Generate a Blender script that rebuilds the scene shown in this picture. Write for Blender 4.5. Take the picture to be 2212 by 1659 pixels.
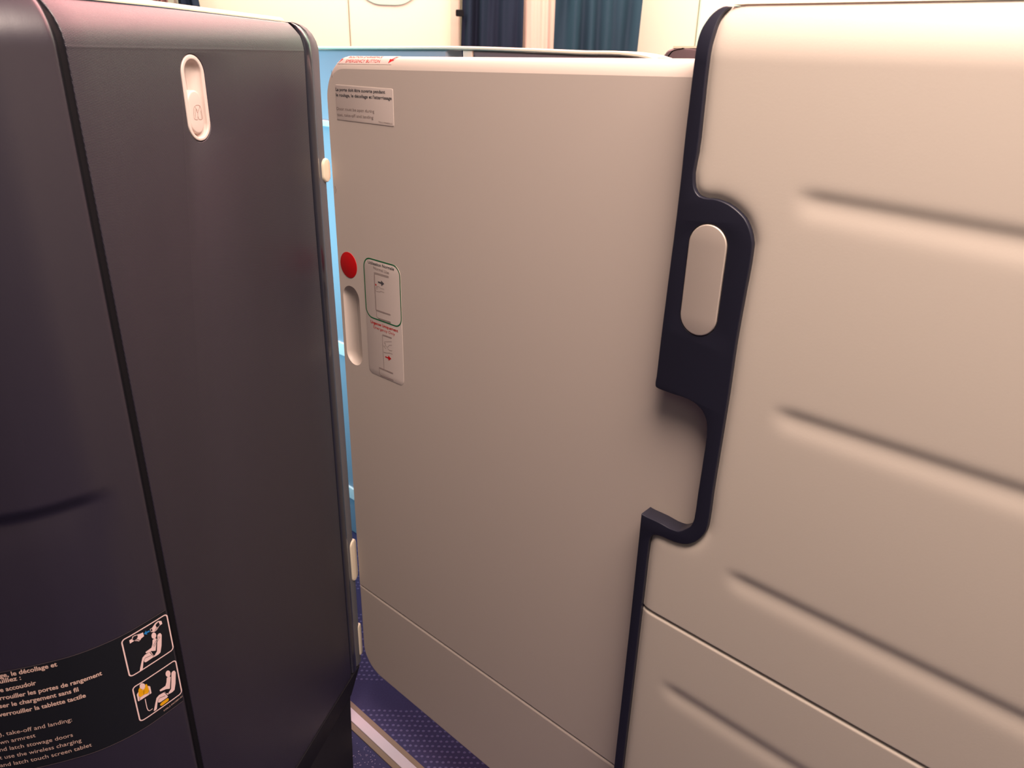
import bpy, bmesh, math, random
import numpy as np
from mathutils import Vector, Matrix
from mathutils.geometry import tessellate_polygon

for o in list(bpy.data.objects):
    bpy.data.objects.remove(o)
scene = bpy.context.scene
COL = scene.collection
random.seed(7)
rng = np.random.default_rng(7)


def lin(c):
    return tuple((x / 255 / 12.92) if x / 255 <= .04045 else ((x / 255 + .055) / 1.055) ** 2.4 for x in c)


# ------------------------------------------------------------------ camera
EYE = Vector((0, 0, 1.19))
PITCH, ROLL, FPX = math.radians(23.6), math.radians(1.6), 1640.0
fw = Vector((0, math.cos(PITCH), -math.sin(PITCH)))
u0 = Vector((0, math.sin(PITCH), math.cos(PITCH)))
r0 = Vector((1, 0, 0))
rt = r0 * math.cos(ROLL) + u0 * math.sin(ROLL)
up = u0 * math.cos(ROLL) - r0 * math.sin(ROLL)
cd = bpy.data.cameras.new('camera')
cam = bpy.data.objects.new('camera', cd)
COL.objects.link(cam)
cam.matrix_world = Matrix(((rt.x, up.x, -fw.x, EYE.x), (rt.y, up.y, -fw.y, EYE.y), (rt.z, up.z, -fw.z, EYE.z), (0, 0, 0, 1)))
cd.sensor_width = 36
cd.lens = FPX / 2212 * 36
cd.clip_start = .02
cd.dof.use_dof = True
cd.dof.focus_distance = 1.05
cd.dof.aperture_fstop = 10
scene.camera = cam
# ------------------------------------------------------------------ world, lamps, exposure
scene.view_settings.view_transform = 'Standard'
scene.view_settings.look = 'None'
scene.view_settings.exposure = 0
scene.view_settings.gamma = 1
scene.view_settings.use_curve_mapping = False
w = bpy.data.worlds.new('cabin_air')
scene.world = w
w.use_nodes = True
w.node_tree.nodes['Background'].inputs[0].default_value = (*lin((255, 236, 225)), 1)
w.node_tree.nodes['Background'].inputs[1].default_value = .03


def area(name, loc, target, sx, sy, col, power):
    l = bpy.data.lights.new(name, 'AREA')
    l.shape = 'RECTANGLE'
    l.size, l.size_y = sx, sy
    l.color = lin(col)
    l.energy = power
    o = bpy.data.objects.new(name, l)
    COL.objects.link(o)
    o.location = loc
    d = Vector(target) - Vector(loc)
    o.rotation_euler = d.to_track_quat('-Z', 'Y').to_euler()
    return o


area('ceiling_lamp_near', (.38, .2, 2.2), (.38, .21, 0), 1.1, .7, (254, 229, 216), 66)
area('fill_lamp_behind', (.5, -1.0, 2.2), (.2, .6, .9), 1.6, .8, (240, 246, 228), 5)  # unseen fill lamp added behind the camera, aimed into the suite
area('ceiling_lamp_over_door', (.15, 1.95, 2.2), (.15, 1.95, 0), 2.0, .8, (255, 172, 170), 64)
area('ceiling_lamp_aisle', (.2, 2.9, 2.2), (.2, 3.1, 0), 3.4, .6, (242, 255, 230), 60)
area('aisle_accent_lamp', (-1.15, 1.62, .85), (-.75, 2.05, .85), .08, .7, (150, 232, 255), 15)


# ------------------------------------------------------------------ tables measured from the place (metres)
DATA = {
    "trim_left": [[-0.3427,1.2308],[-0.3439,1.231],[-0.345,1.2312],[-0.3462,1.2313],[-0.3486,1.231],[-0.3506,1.2302],[-0.3526,1.2291],[-0.3545,1.2276],[-0.3563,1.2259],[-0.3578,1.2239],[-0.3588,1.2224],[-0.3596,1.2208],[-0.3604,1.2191],[-0.3614,1.2168],[-0.3623,1.2145],[-0.363,1.212],[-0.3634,1.21],[-0.3637,1.2078],[-0.3639,1.2057],[-0.3641,1.2031],[-0.3641,1.2005],[-0.3642,1.1978],[-0.3642,1.1948],[-0.3641,1.1918],[-0.3642,1.1888],[-0.3644,1.1796],[-0.3645,1.1704],[-0.3646,1.1611],[-0.3647,1.1478],[-0.3649,1.1343],[-0.3649,1.1206],[-0.3648,1.1096],[-0.3646,1.0985],[-0.3645,1.0873],[-0.3645,1.0738],[-0.3646,1.0602],[-0.3647,1.0464],[-0.365,1.0276],[-0.3654,1.0084],[-0.3657,0.9888],[-0.3661,0.9712],[-0.3664,0.9532],[-0.3667,0.9349],[-0.3669,0.917],[-0.367,0.8987],[-0.3671,0.8801],[-0.3673,0.8782],[-0.3675,0.8763],[-0.3676,0.8744],[-0.3675,0.8725],[-0.3674,0.8717],[-0.3673,0.8709],[-0.3671,0.8702],[-0.3668,0.8695],[-0.3662,0.869],[-0.3654,0.8687],[-0.3645,0.8684],[-0.3637,0.8681],[-0.3596,0.8679],[-0.3555,0.8677],[-0.3514,0.8675],[-0.3474,0.8674],[-0.3425,0.8674],[-0.3377,0.8676],[-0.3329,0.8676],[-0.3283,0.8672],[-0.3256,0.8668],[-0.3229,0.8662],[-0.3203,0.8655],[-0.3178,0.8646],[-0.3154,0.8633],[-0.313,0.8618],[-0.3109,0.8601],[-0.309,0.8581],[-0.3077,0.8564],[-0.3064,0.8544],[-0.3054,0.8524],[-0.3045,0.8502],[-0.304,0.8485],[-0.3036,0.8466],[-0.3032,0.8447],[-0.3029,0.8428],[-0.3018,0.8332],[-0.3017,0.8232],[-0.3019,0.8129],[-0.302,0.8026],[-0.302,0.794],[-0.3021,0.7853],[-0.3022,0.7765],[-0.3023,0.7676],[-0.3023,0.761],[-0.3022,0.7544],[-0.3021,0.7478],[-0.3022,0.741],[-0.3023,0.7384],[-0.3023,0.7359],[-0.3024,0.7333],[-0.3028,0.7307],[-0.3032,0.7288],[-0.3037,0.7268],[-0.3043,0.7249],[-0.3051,0.7231],[-0.3063,0.7211],[-0.3078,0.7192],[-0.3094,0.7175],[-0.311,0.7158],[-0.3127,0.714],[-0.3145,0.7123],[-0.3164,0.7108],[-0.3183,0.7096],[-0.32,0.7089],[-0.3218,0.7085],[-0.3236,0.7083],[-0.3253,0.7081],[-0.3298,0.7079],[-0.3342,0.7083],[-0.3386,0.7089],[-0.3431,0.7093],[-0.3474,0.7094],[-0.3518,0.7095],[-0.3563,0.7095],[-0.3608,0.7095],[-0.3622,0.7097],[-0.3637,0.7098],[-0.3651,0.71],[-0.3658,0.7101],[-0.3664,0.7103],[-0.367,0.7104],[-0.3668,0.6916],[-0.3666,0.6725],[-0.3665,0.653],[-0.366,0.5479],[-0.3659,0.4321],[-0.3659,0.3042],[-0.3659,0.03]],
    "trim_right": [[-0.3534,0.03],[-0.3534,0.3145],[-0.3534,0.4278],[-0.3534,0.5314],[-0.3534,0.6266],[-0.3535,0.6406],[-0.3535,0.6543],[-0.3534,0.668],[-0.3534,0.6715],[-0.3534,0.6749],[-0.3531,0.6784],[-0.3529,0.6807],[-0.3525,0.6829],[-0.3518,0.6851],[-0.351,0.6869],[-0.3499,0.6886],[-0.3487,0.6901],[-0.3467,0.6913],[-0.3445,0.692],[-0.3423,0.6925],[-0.3378,0.6932],[-0.3335,0.6932],[-0.3291,0.6933],[-0.3255,0.6935],[-0.3218,0.6938],[-0.3181,0.6943],[-0.3149,0.695],[-0.3117,0.6959],[-0.3086,0.6972],[-0.3055,0.6989],[-0.3024,0.701],[-0.2997,0.7034],[-0.2971,0.7061],[-0.2948,0.7093],[-0.2927,0.7125],[-0.2907,0.7161],[-0.289,0.7198],[-0.2876,0.7236],[-0.287,0.7265],[-0.2867,0.7295],[-0.2864,0.7324],[-0.2863,0.735],[-0.2862,0.7376],[-0.2862,0.7402],[-0.2862,0.7511],[-0.2865,0.7619],[-0.2868,0.7726],[-0.2867,0.784],[-0.2866,0.7954],[-0.2864,0.8066],[-0.2863,0.8214],[-0.2861,0.836],[-0.286,0.8504],[-0.2859,0.8629],[-0.2858,0.8752],[-0.2857,0.8873],[-0.2859,0.9051],[-0.2862,0.9226],[-0.2863,0.9397],[-0.2859,0.9587],[-0.2854,0.9773],[-0.2849,0.9955],[-0.2845,1.0066],[-0.2841,1.0176],[-0.2842,1.0284],[-0.2844,1.0312],[-0.2845,1.034],[-0.2848,1.0368],[-0.2858,1.0405],[-0.2871,1.0441],[-0.2887,1.0475],[-0.2905,1.0508],[-0.2927,1.054],[-0.2951,1.057],[-0.2983,1.0598],[-0.3019,1.0623],[-0.3058,1.0646],[-0.3095,1.0664],[-0.3134,1.068],[-0.3175,1.0692],[-0.3206,1.0698],[-0.3239,1.0703],[-0.3272,1.0706],[-0.3307,1.0705],[-0.3343,1.0701],[-0.3378,1.0702],[-0.3399,1.0705],[-0.3419,1.0709],[-0.3438,1.0715],[-0.3457,1.0728],[-0.3474,1.0745],[-0.3488,1.0764],[-0.3497,1.0781],[-0.3504,1.08],[-0.351,1.0819],[-0.3523,1.091],[-0.3517,1.1004],[-0.3509,1.1096],[-0.3509,1.1137],[-0.3508,1.1178],[-0.3507,1.1218],[-0.3508,1.1329],[-0.351,1.1439],[-0.3511,1.1547],[-0.3513,1.164],[-0.3514,1.1732],[-0.3514,1.1823],[-0.3513,1.1879],[-0.3513,1.1933],[-0.3512,1.1988],[-0.3509,1.2028],[-0.3506,1.2067],[-0.3502,1.2106],[-0.3499,1.214],[-0.3495,1.2175],[-0.3488,1.2207],[-0.3481,1.2226],[-0.3473,1.2244],[-0.3463,1.2261],[-0.3451,1.2275],[-0.3438,1.2289],[-0.3425,1.2303]],
    "console_plan": [[-0.39,0.7],[-0.3919,0.6969],[-0.3939,0.6938],[-0.3958,0.6906],[-0.3978,0.6875],[-0.3997,0.6844],[-0.4017,0.6813],[-0.4037,0.6782],[-0.4057,0.6751],[-0.4078,0.672],[-0.4099,0.6688],[-0.4119,0.6657],[-0.414,0.6626],[-0.4161,0.6595],[-0.4183,0.6564],[-0.4206,0.6535],[-0.423,0.6506],[-0.4251,0.6482],[-0.4273,0.6458],[-0.4296,0.6435],[-0.4319,0.6412],[-0.4342,0.639],[-0.4366,0.6368],[-0.439,0.6346],[-0.4415,0.6325],[-0.4437,0.6307],[-0.446,0.6288],[-0.4483,0.627],[-0.4507,0.6253],[-0.4531,0.6236],[-0.4555,0.6219],[-0.4579,0.6203],[-0.4604,0.6187],[-0.4634,0.617],[-0.4665,0.6153],[-0.4696,0.6137],[-0.4728,0.6122],[-0.476,0.6107],[-0.4792,0.6093],[-0.4824,0.6079],[-0.4856,0.6065],[-0.4898,0.6047],[-0.4939,0.603],[-0.4981,0.6014],[-0.5023,0.5998],[-0.5065,0.5982],[-0.5107,0.5967],[-0.515,0.5952],[-0.5192,0.5938],[-0.5242,0.5922],[-0.5292,0.5907],[-0.5343,0.5892],[-0.5393,0.5878],[-0.5444,0.5865],[-0.5495,0.5852],[-0.5545,0.584],[-0.5596,0.5828],[-0.5668,0.5813],[-0.574,0.5799],[-0.5812,0.5786],[-0.5885,0.5775],[-0.5958,0.5764],[-0.603,0.5754],[-0.6103,0.5745],[-0.6176,0.5737],[-0.6267,0.5727],[-0.6359,0.5719],[-0.645,0.5713],[-0.6542,0.5707],[-0.6634,0.5703],[-0.6725,0.5699],[-0.6817,0.5696],[-0.6909,0.5694],[-0.7037,0.5692],[-0.7165,0.5692],[-0.7293,0.5695],[-0.7422,0.5698],[-0.755,0.5703],[-0.7678,0.5707],[-0.7806,0.5711],[-0.7935,0.5714]],
    "pink": [[[0.0225,0.5641],[0.0229,0.5629],[0.0235,0.5621],[0.0242,0.5616],[0.0251,0.5616],[0.0259,0.562],[0.0267,0.5628],[0.0274,0.564],[0.0278,0.5653],[0.028,0.5667],[0.0279,0.568],[0.0275,0.5692],[0.0269,0.57],[0.0262,0.5705],[0.0253,0.5705],[0.0245,0.5701],[0.0237,0.5693],[0.023,0.5682],[0.0226,0.5669],[0.0224,0.5654]],[[0.0276,0.5615],[0.0245,0.5619],[0.0227,0.5594],[0.025,0.551],[0.0265,0.5449],[0.0308,0.5474],[0.0377,0.5493],[0.0382,0.5516],[0.0307,0.5524],[0.0288,0.5561]],[[0.0212,0.5637],[0.0192,0.5649],[0.0172,0.5639],[0.0162,0.5606],[0.019,0.5464],[0.0217,0.5385],[0.0246,0.5376],[0.0305,0.5379],[0.0319,0.541],[0.029,0.54],[0.0255,0.5429],[0.0235,0.5521]],[[0.0321,0.548],[0.0298,0.5394],[0.0314,0.5383],[0.0397,0.538],[0.0418,0.5391],[0.0423,0.5415],[0.0433,0.5382],[0.0449,0.5324],[0.0467,0.5315],[0.0488,0.5317],[0.046,0.5391],[0.0427,0.5468],[0.0393,0.5485]],[[0.0151,0.5005],[0.0154,0.4993],[0.0161,0.4983],[0.0169,0.4979],[0.0178,0.4979],[0.0188,0.4984],[0.0196,0.4994],[0.0203,0.5007],[0.0208,0.5022],[0.021,0.5038],[0.0209,0.5053],[0.0205,0.5065],[0.0199,0.5074],[0.0191,0.5079],[0.0181,0.5079],[0.0172,0.5074],[0.0163,0.5064],[0.0156,0.5051],[0.0152,0.5036],[0.015,0.502]],[[0.0206,0.4985],[0.0174,0.4986],[0.0156,0.4959],[0.0179,0.4871],[0.0195,0.4807],[0.0239,0.4837],[0.0312,0.4861],[0.0316,0.4886],[0.0238,0.489],[0.0219,0.4928]],[[0.0138,0.5011],[0.0117,0.5022],[0.0096,0.5011],[0.0086,0.4975],[0.0115,0.4826],[0.0142,0.4743],[0.0173,0.4735],[0.0235,0.4743],[0.025,0.4777],[0.0219,0.4764],[0.0182,0.4793],[0.0161,0.4889]],[[0.0259,0.4813],[0.0234,0.472],[0.0251,0.471],[0.0338,0.4712],[0.0359,0.4725],[0.0364,0.4751],[0.0375,0.4716],[0.0391,0.4656],[0.041,0.4647],[0.0432,0.4652],[0.0403,0.4728],[0.0369,0.4807],[0.0333,0.4823]],[[0.0524,0.5791],[0.0494,0.5792],[0.0482,0.5817],[0.0455,0.5815],[0.0429,0.5806],[0.0392,0.5794],[0.0362,0.5789],[0.036,0.5732],[0.0399,0.5725],[0.041,0.5708],[0.0434,0.5706],[0.0459,0.5733],[0.0472,0.5749],[0.0524,0.5745]],[[0.0281,0.5776],[0.0254,0.5776],[0.0231,0.5794],[0.0208,0.5811],[0.0173,0.5816],[0.0133,0.5791],[0.013,0.5746],[0.0169,0.5743],[0.0202,0.571],[0.0233,0.5702],[0.0276,0.5731]],[[0.0573,0.5026],[0.0551,0.505],[0.0499,0.5051],[0.0428,0.5045],[0.0411,0.5021],[0.0413,0.492],[0.0567,0.4921],[0.0575,0.4928]],[[0.0465,0.507],[0.0468,0.5059],[0.0475,0.5051],[0.0483,0.5048],[0.0492,0.5049],[0.0502,0.5054],[0.0511,0.5064],[0.0518,0.5076],[0.0523,0.509],[0.0525,0.5104],[0.0524,0.5118],[0.0521,0.5129],[0.0515,0.5136],[0.0506,0.514],[0.0497,0.5139],[0.0488,0.5134],[0.0479,0.5124],[0.0471,0.5112],[0.0466,0.5098],[0.0464,0.5083]]],
    "dark": [[[0.0489,0.5789],[0.0474,0.5812],[0.043,0.5802],[0.043,0.5774],[0.0449,0.576],[0.0467,0.5752],[0.0486,0.5773]],[[0.021,0.579],[0.017,0.5806],[0.0161,0.5754],[0.0191,0.5744],[0.0206,0.5762]],[[0.0276,0.5772],[0.0259,0.5772],[0.0259,0.5739],[0.0272,0.574]]],
    "dark_lines": [[[0.0336,0.5481],[0.0314,0.5485],[0.0285,0.5405],[0.0302,0.5395],[0.0336,0.5481]],[[0.0288,0.5538],[0.0204,0.5614],[0.0187,0.5596],[0.028,0.552]],[[0.0227,0.5594],[0.025,0.551],[0.0267,0.545]],[[0.0328,0.5429],[0.04,0.5447],[0.0423,0.5415]],[[0.0423,0.5415],[0.0416,0.5386],[0.0397,0.538]],[[0.0449,0.576],[0.0406,0.5703]],[[0.0459,0.5746],[0.0429,0.5706]],[[0.0191,0.5744],[0.0218,0.5702]],[[0.0204,0.5754],[0.0235,0.5708]],[[0.0272,0.4829],[0.0248,0.4832],[0.0218,0.4744],[0.0236,0.4735],[0.0272,0.4829]],[[0.0153,0.496],[0.0177,0.4871],[0.0194,0.4809]],[[0.0265,0.4759],[0.034,0.4783],[0.0364,0.4751]],[[0.0549,0.4971],[0.0558,0.4921]],[[0.0435,0.4981],[0.0442,0.492]],[[0.049,0.5026],[0.0501,0.4974]]],
    "blue": [[[0.0357,0.576],[0.0328,0.5792],[0.0327,0.5771],[0.029,0.5768],[0.0288,0.5746],[0.0324,0.575],[0.0323,0.5729]]],
    "yellow": [[[0.0546,0.5076],[0.0528,0.5101],[0.0518,0.5078],[0.0502,0.5038],[0.0473,0.5048],[0.0461,0.5096],[0.0444,0.5086],[0.0438,0.505],[0.0433,0.4979],[0.0452,0.4952],[0.0495,0.497],[0.0541,0.4965],[0.0558,0.4997]],[[0.0347,0.4686],[0.0325,0.4698],[0.0251,0.4701],[0.0234,0.4689],[0.0234,0.4664],[0.0248,0.4654],[0.0323,0.465],[0.0343,0.4663]]],
    "tube": [[[0.0496,0.4898],[0.0498,0.476],[0.0491,0.4717],[0.0476,0.4697],[0.0439,0.4697]]],
    "placard_text": [["Pendant le roula","ge, le décollage et",1,[0.1753,0.5828],[0.123,0.5823]],["l'atterrissage, ve","uillez :",1,[0.1768,0.5758],[0.1574,0.5756]],["Relever votr","e accoudoir",1,[0.1787,0.5643],[0.1456,0.5648]],["Fermer et ve","rrouiller les portes de rangement",1,[0.1812,0.5539],[0.0857,0.5515]],["Ne pas utili","ser le chargement sans fil",1,[0.1837,0.5434],[0.1103,0.5417]],["Ranger et ","verrouiller la tablette tactile",1,[0.1868,0.5319],[0.1053,0.5307]],["During taxi (TTL","), take-off and landing:",0,[0.192,0.505],[0.1235,0.5036]],["Put do","wn armrest",0,[0.1942,0.4938],[0.1601,0.4945]],["Close a","nd latch stowage doors",0,[0.1964,0.4837],[0.1265,0.4821]],["Do no","t use the wireless charging",0,[0.199,0.4724],[0.1201,0.471]],["Stow ","and latch touch screen tablet",0,[0.2009,0.4613],[0.1118,0.4601]]],
    "placard_code": [[0.0316,0.4546],[0.0062,0.4565]],
    "notice_text": [["La porte doit être ouverte pendant",1,[-0.9202,1.1353],[-0.8157,1.1369],0.0038],["le roulage, le décollage et l'atterrissage",1,[-0.9204,1.1283],[-0.803,1.1299],0.0038],["Door must be open during",0,[-0.9205,1.1104],[-0.8395,1.1118],0.0038],["taxi, take-off and landing",0,[-0.9201,1.1027],[-0.842,1.104],0.0038],["T35L2-MM6036-01",0,[-0.8316,1.1001],[-0.8037,1.0996],0.0018]],
    "usage_text": [["Utilisation Normale",1,0,[-0.8691,0.9031],[-0.8112,0.9034],0.0042],["Normal Use",0,0,[-0.8569,0.897],[-0.8227,0.8958],0.0042],["Urgence Uniquement",1,1,[-0.87,0.8116],[-0.8074,0.8121],0.0042],["Emergency Only",0,1,[-0.8636,0.8049],[-0.8147,0.805],0.0042]],
    "usage_grey": [[[-0.8235,0.8907],[-0.8548,0.8903],[-0.8554,0.8718],[-0.8552,0.8356],[-0.8545,0.8247],[-0.8504,0.8232],[-0.823,0.824]],[[-0.8234,0.8924],[-0.8557,0.8921],[-0.8567,0.8782],[-0.8564,0.858],[-0.856,0.8347]],[[-0.8421,0.7994],[-0.8436,0.7987],[-0.8436,0.7766],[-0.8433,0.7437]],[[-0.8547,0.7428],[-0.8544,0.7324],[-0.8525,0.7312]]],
    "usage_bar": [[[-0.8553,0.8349],[-0.8229,0.8351]],[[-0.8515,0.8229],[-0.8231,0.823]],[[-0.8421,0.7991],[-0.8221,0.7993]],[[-0.8547,0.7428],[-0.8224,0.7426]],[[-0.8525,0.7309],[-0.8221,0.7314]]],
    "usage_hand": [[[-0.8526,0.872],[-0.847,0.8729],[-0.8421,0.8709],[-0.8346,0.8712]],[[-0.8538,0.8698],[-0.8507,0.8704],[-0.8482,0.8703]],[[-0.8539,0.868],[-0.8498,0.8682]],[[-0.8546,0.8659],[-0.8532,0.8641],[-0.8455,0.8648],[-0.8424,0.8665],[-0.8349,0.8661]],[[-0.8224,0.7936],[-0.8394,0.7891],[-0.8389,0.7866],[-0.8372,0.7847]],[[-0.8222,0.7881],[-0.8285,0.7867],[-0.8321,0.7824],[-0.8345,0.7824]],[[-0.8417,0.7825],[-0.8395,0.7798],[-0.8362,0.779]],[[-0.8403,0.7815],[-0.8363,0.784],[-0.8355,0.7815]],[[-0.8223,0.7794],[-0.8281,0.7782],[-0.8327,0.7803]],[[-0.8221,0.7741],[-0.8283,0.7742],[-0.8351,0.7722],[-0.8419,0.7717]],[[-0.8371,0.7867],[-0.8395,0.7871]]],
    "usage_arrow": [[[-0.848,0.8804],[-0.8481,0.8784],[-0.8406,0.8777],[-0.8408,0.8749],[-0.8341,0.8793],[-0.8408,0.8832],[-0.841,0.8805]],[[-0.8389,0.7661],[-0.839,0.7644],[-0.832,0.764],[-0.8315,0.7611],[-0.825,0.7656],[-0.8315,0.7692],[-0.8321,0.766]]],
    "usage_dot": [[-0.8532,0.8741]],
    "coat": [[[-0.2816,1.1283],[-0.2794,1.1289],[-0.276,1.1288],[-0.2736,1.1276]],[[-0.2816,1.1283],[-0.2841,1.127],[-0.2854,1.1237],[-0.2864,1.1158],[-0.285,1.1149],[-0.2831,1.1142],[-0.2805,1.1141],[-0.2794,1.117],[-0.2792,1.121],[-0.2806,1.1234],[-0.2818,1.1271]],[[-0.2736,1.1276],[-0.2725,1.1254],[-0.2721,1.1213],[-0.2716,1.1152],[-0.2732,1.114],[-0.2766,1.114],[-0.2785,1.1147],[-0.2791,1.1169]],[[-0.2792,1.121],[-0.2767,1.124],[-0.2739,1.1272]],[[-0.2827,1.1244],[-0.2837,1.1156]],[[-0.2736,1.123],[-0.273,1.1149]],[[-0.2802,1.1254],[-0.2793,1.1232]]],
    "scuff": [[[-0.9278,1.1609],[-0.9272,1.1521]],[[-0.9369,1.0047],[-0.9352,0.9996],[-0.9369,0.9941]]]}

# ------------------------------------------------------------------ frames: a vertical plane has u along it, v up, d towards the passenger
class Frame:
    def __init__(s, O, ang):
        s.O = Vector(O)
        s.h = Vector((math.cos(ang), math.sin(ang)))
        s.n = Vector((s.h.y, -s.h.x))

    def __call__(s, u, v, d=0.0):
        q = s.O + s.h * u + s.n * d
        return Vector((q.x, q.y, v))


DF = Frame((.443607, .513924), math.radians(-40.8))        # door plane
LF = Frame((-.279863, 1.138406), math.radians(75.88))      # wardrobe plane
V0, SR, RR = 1.187, .085, .05
LV0 = 1.183
FLOOR = -.05


def roll(v, v0, r=RR):
    """arclength v along a face that bends back over a radius above v0 -> (height, setback)"""
    if v <= v0:
        return v, 0.0
    a = (v - v0) / r
    return v0 + r * math.sin(a), -r * (1 - math.cos(a))


def rollz(z, v0, r=RR):
    """setback of the bent face at height z"""
    if z <= v0:
        return 0.0
    return -(r - math.sqrt(max(r * r - (z - v0) ** 2, 0)))


def door_at(u, v, d=0.0):
    return DF(u, v, d)


def shell_at(u, v, d=0.0):
    return DF(u, v, d + rollz(v, V0, SR))


def ward_at(u, v, d=0.0):
    return LF(u, v, d + rollz(v, LV0))


PLAN = [Vector(p) for p in DATA['console_plan']]
PS = [0.0]
for a_, b_ in zip(PLAN, PLAN[1:]):
    PS.append(PS[-1] + (b_ - a_).length)


def console_at(s, v, d=0.0):
    """s metres left of the seam along the console's curved plan"""
    i = 0
    while i < len(PS) - 2 and PS[i + 1] < s:
        i += 1
    t = (s - PS[i]) / (PS[i + 1] - PS[i])
    p = PLAN[i].lerp(PLAN[i + 1], t)

    def tang(j):
        a = PLAN[max(j - 1, 0)]
        b = PLAN[min(j + 1, len(PLAN) - 1)]
        return (b - a).normalized()
    tg = tang(i).lerp(tang(i + 1), max(0, min(1, t))).normalized()
    nn = Vector((-tg.y, tg.x))
    d += rollz(v, LV0)
    # soft horizontal tuck that fades out towards the seam
    f = min(1, max(0, (s - .028) / .05))
    e = .772 - v
    f = f * f * (3 - 2 * f)
    k = min(1, max(0, (e + .004) / .020))
    d -= .0080 * f * k * k * (3 - 2 * k) * math.exp(-max(0, e - .014) / .05)
    q = p + nn * d
    return Vector((q.x, q.y, v))


# ------------------------------------------------------------------ materials
MATS = {}


def mat(name, rgb, rough=.5, spec=.5, metal=0.0, noise=None, var=None, weave=None, sheen=0.0, brushed=False, emit=None, coat=0.0):
    m = bpy.data.materials.new(name)
    m.use_nodes = True
    nt = m.node_tree
    b = nt.nodes['Principled BSDF']
    c = (*lin(rgb), 1)
    b.inputs['Base Color'].default_value = c
    b.inputs['Roughness'].default_value = rough
    b.inputs['Specular IOR Level'].default_value = spec
    b.inputs['Metallic'].default_value = metal
    b.inputs['Coat Weight'].default_value = coat
    b.inputs['Coat Roughness'].default_value = .32
    if sheen:
        b.inputs['Sheen Weight'].default_value = sheen
        b.inputs['Sheen Roughness'].default_value = .4
    N = nt.nodes.new
    L = nt.links.new
    tc = N('ShaderNodeTexCoord')

    def math_(op, a, bb=None):
        n = N('ShaderNodeMath')
        n.operation = op
        for i, x in enumerate((a, bb)):
            if x is None:
                continue
            if isinstance(x, (int, float)):
                n.inputs[i].default_value = x
            else:
                L(x, n.inputs[i])
        return n.outputs[0]
    height = None
    dist = .001
    strength = .3
    if noise:
        sc, strength, dist = noise
        n = N('ShaderNodeTexNoise')
        n.inputs['Scale'].default_value = sc
        n.inputs['Detail'].default_value = 3
        L(tc.outputs['Object'], n.inputs['Vector'])
        height = n.outputs[0]
    if weave:
        lam, strength, dist, mix = weave
        sep = N('ShaderNodeSeparateXYZ')
        L(tc.outputs['UV'], sep.inputs[0])
        k = 2 * math.pi / lam
        a = math_('SINE', math_('MULTIPLY', math_('ADD', sep.outputs[0], sep.outputs[1]), k))
        bb = math_('SINE', math_('MULTIPLY', math_('SUBTRACT', sep.outputs[0], sep.outputs[1]), k * .62))
        height = math_('ADD', math_('MULTIPLY', math_('MULTIPLY', a, bb), .5), .5)
        mx = N('ShaderNodeMix')
        mx.data_type = 'RGBA'
        L(height, mx.inputs['Factor'])
        mx.inputs['A'].default_value = tuple(x * (1 - mix) for x in c[:3]) + (1,)
        mx.inputs['B'].default_value = tuple(min(1, x * (1 + mix)) for x in c[:3]) + (1,)
        L(mx.outputs['Result'], b.inputs['Base Color'])
    if brushed:
        mp = N('ShaderNodeMapping')
        mp.inputs['Scale'].default_value = (2500, 40, 1)
        L(tc.outputs['UV'], mp.inputs[0])
        n = N('ShaderNodeTexNoise')
        n.inputs['Scale'].default_value = 1
        n.inputs['Detail'].default_value = 2
        L(mp.outputs[0], n.inputs['Vector'])
        height = n.outputs[0]
        strength, dist = .12, .0003
    if var:
        sc, amt = var
        n = N('ShaderNodeTexNoise')
        n.inputs['Scale'].default_value = sc
        n.inputs['Detail'].default_value = 4
        L(tc.outputs['Object'], n.inputs['Vector'])
        mx = N('ShaderNodeMix')
        mx.data_type = 'RGBA'
        L(n.outputs[0], mx.inputs['Factor'])
        mx.inputs['A'].default_value = tuple(x * (1 - amt) for x in c[:3]) + (1,)
        mx.inputs['B'].default_value = tuple(min(1, x * (1 + amt)) for x in c[:3]) + (1,)
        L(mx.outputs['Result'], b.inputs['Base Color'])
    if height is not None:
        bp = N('ShaderNodeBump')
        bp.inputs['Strength'].default_value = strength
        bp.inputs['Distance'].default_value = dist
        L(height, bp.inputs['Height'])
        L(bp.outputs[0], b.inputs['Normal'])
    if emit:
        b.inputs['Emission Color'].default_value = (*lin(emit[0]), 1)
        b.inputs['Emission Strength'].default_value = emit[1]
    MATS[name] = m
    return m


CREAM = mat('door_paint', (214, 199, 187), .46, .4, noise=(900, .05, .0004))
STICK = mat('sticker_film', (220, 204, 194), .4, .4)
LEATHER = mat('cream_leather', (222, 209, 194), .6, .3, noise=(520, .13, .0005))
NAVY = mat('navy_satin', (34, 34, 48), .40, .6)
NAVYG = mat('navy_gloss', (36, 38, 48), .22, .9, coat=1.0)
BRUSH = mat('brushed_metal', (228, 212, 198), .5, .5, metal=.5, brushed=True)
FABRIC = mat('woven_fabric', (36, 31, 44), .44, 1.0, weave=(.0023, .5, .0004, .95), coat=.3)
VINYL = mat('dark_vinyl', (38, 33, 45), .42, .9, noise=(700, .12, .0004), coat=.35)
GREY = mat('grey_plastic', (98, 97, 100), .5, .5)
BLACK = mat('black_rubber', (12, 11, 16), .7, .2)
DARK = mat('dark_base', (24, 22, 29), .6, .35)
BEIGE = mat('beige_plastic', (216, 200, 190), .4, .45)
CAPM = mat('cream_plastic', (235, 222, 195), .4, .45)
RED = mat('red_print', (205, 12, 18), .5, .4)
GREEN = mat('green_print', (14, 108, 62), .5, .4)
DGREY = mat('dark_grey_print', (86, 84, 86), .5, .4)
MGREY = mat('grey_print', (142, 126, 120), .5, .4)
LGREY = mat('light_grey_print', (165, 146, 140), .5, .4)
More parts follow.
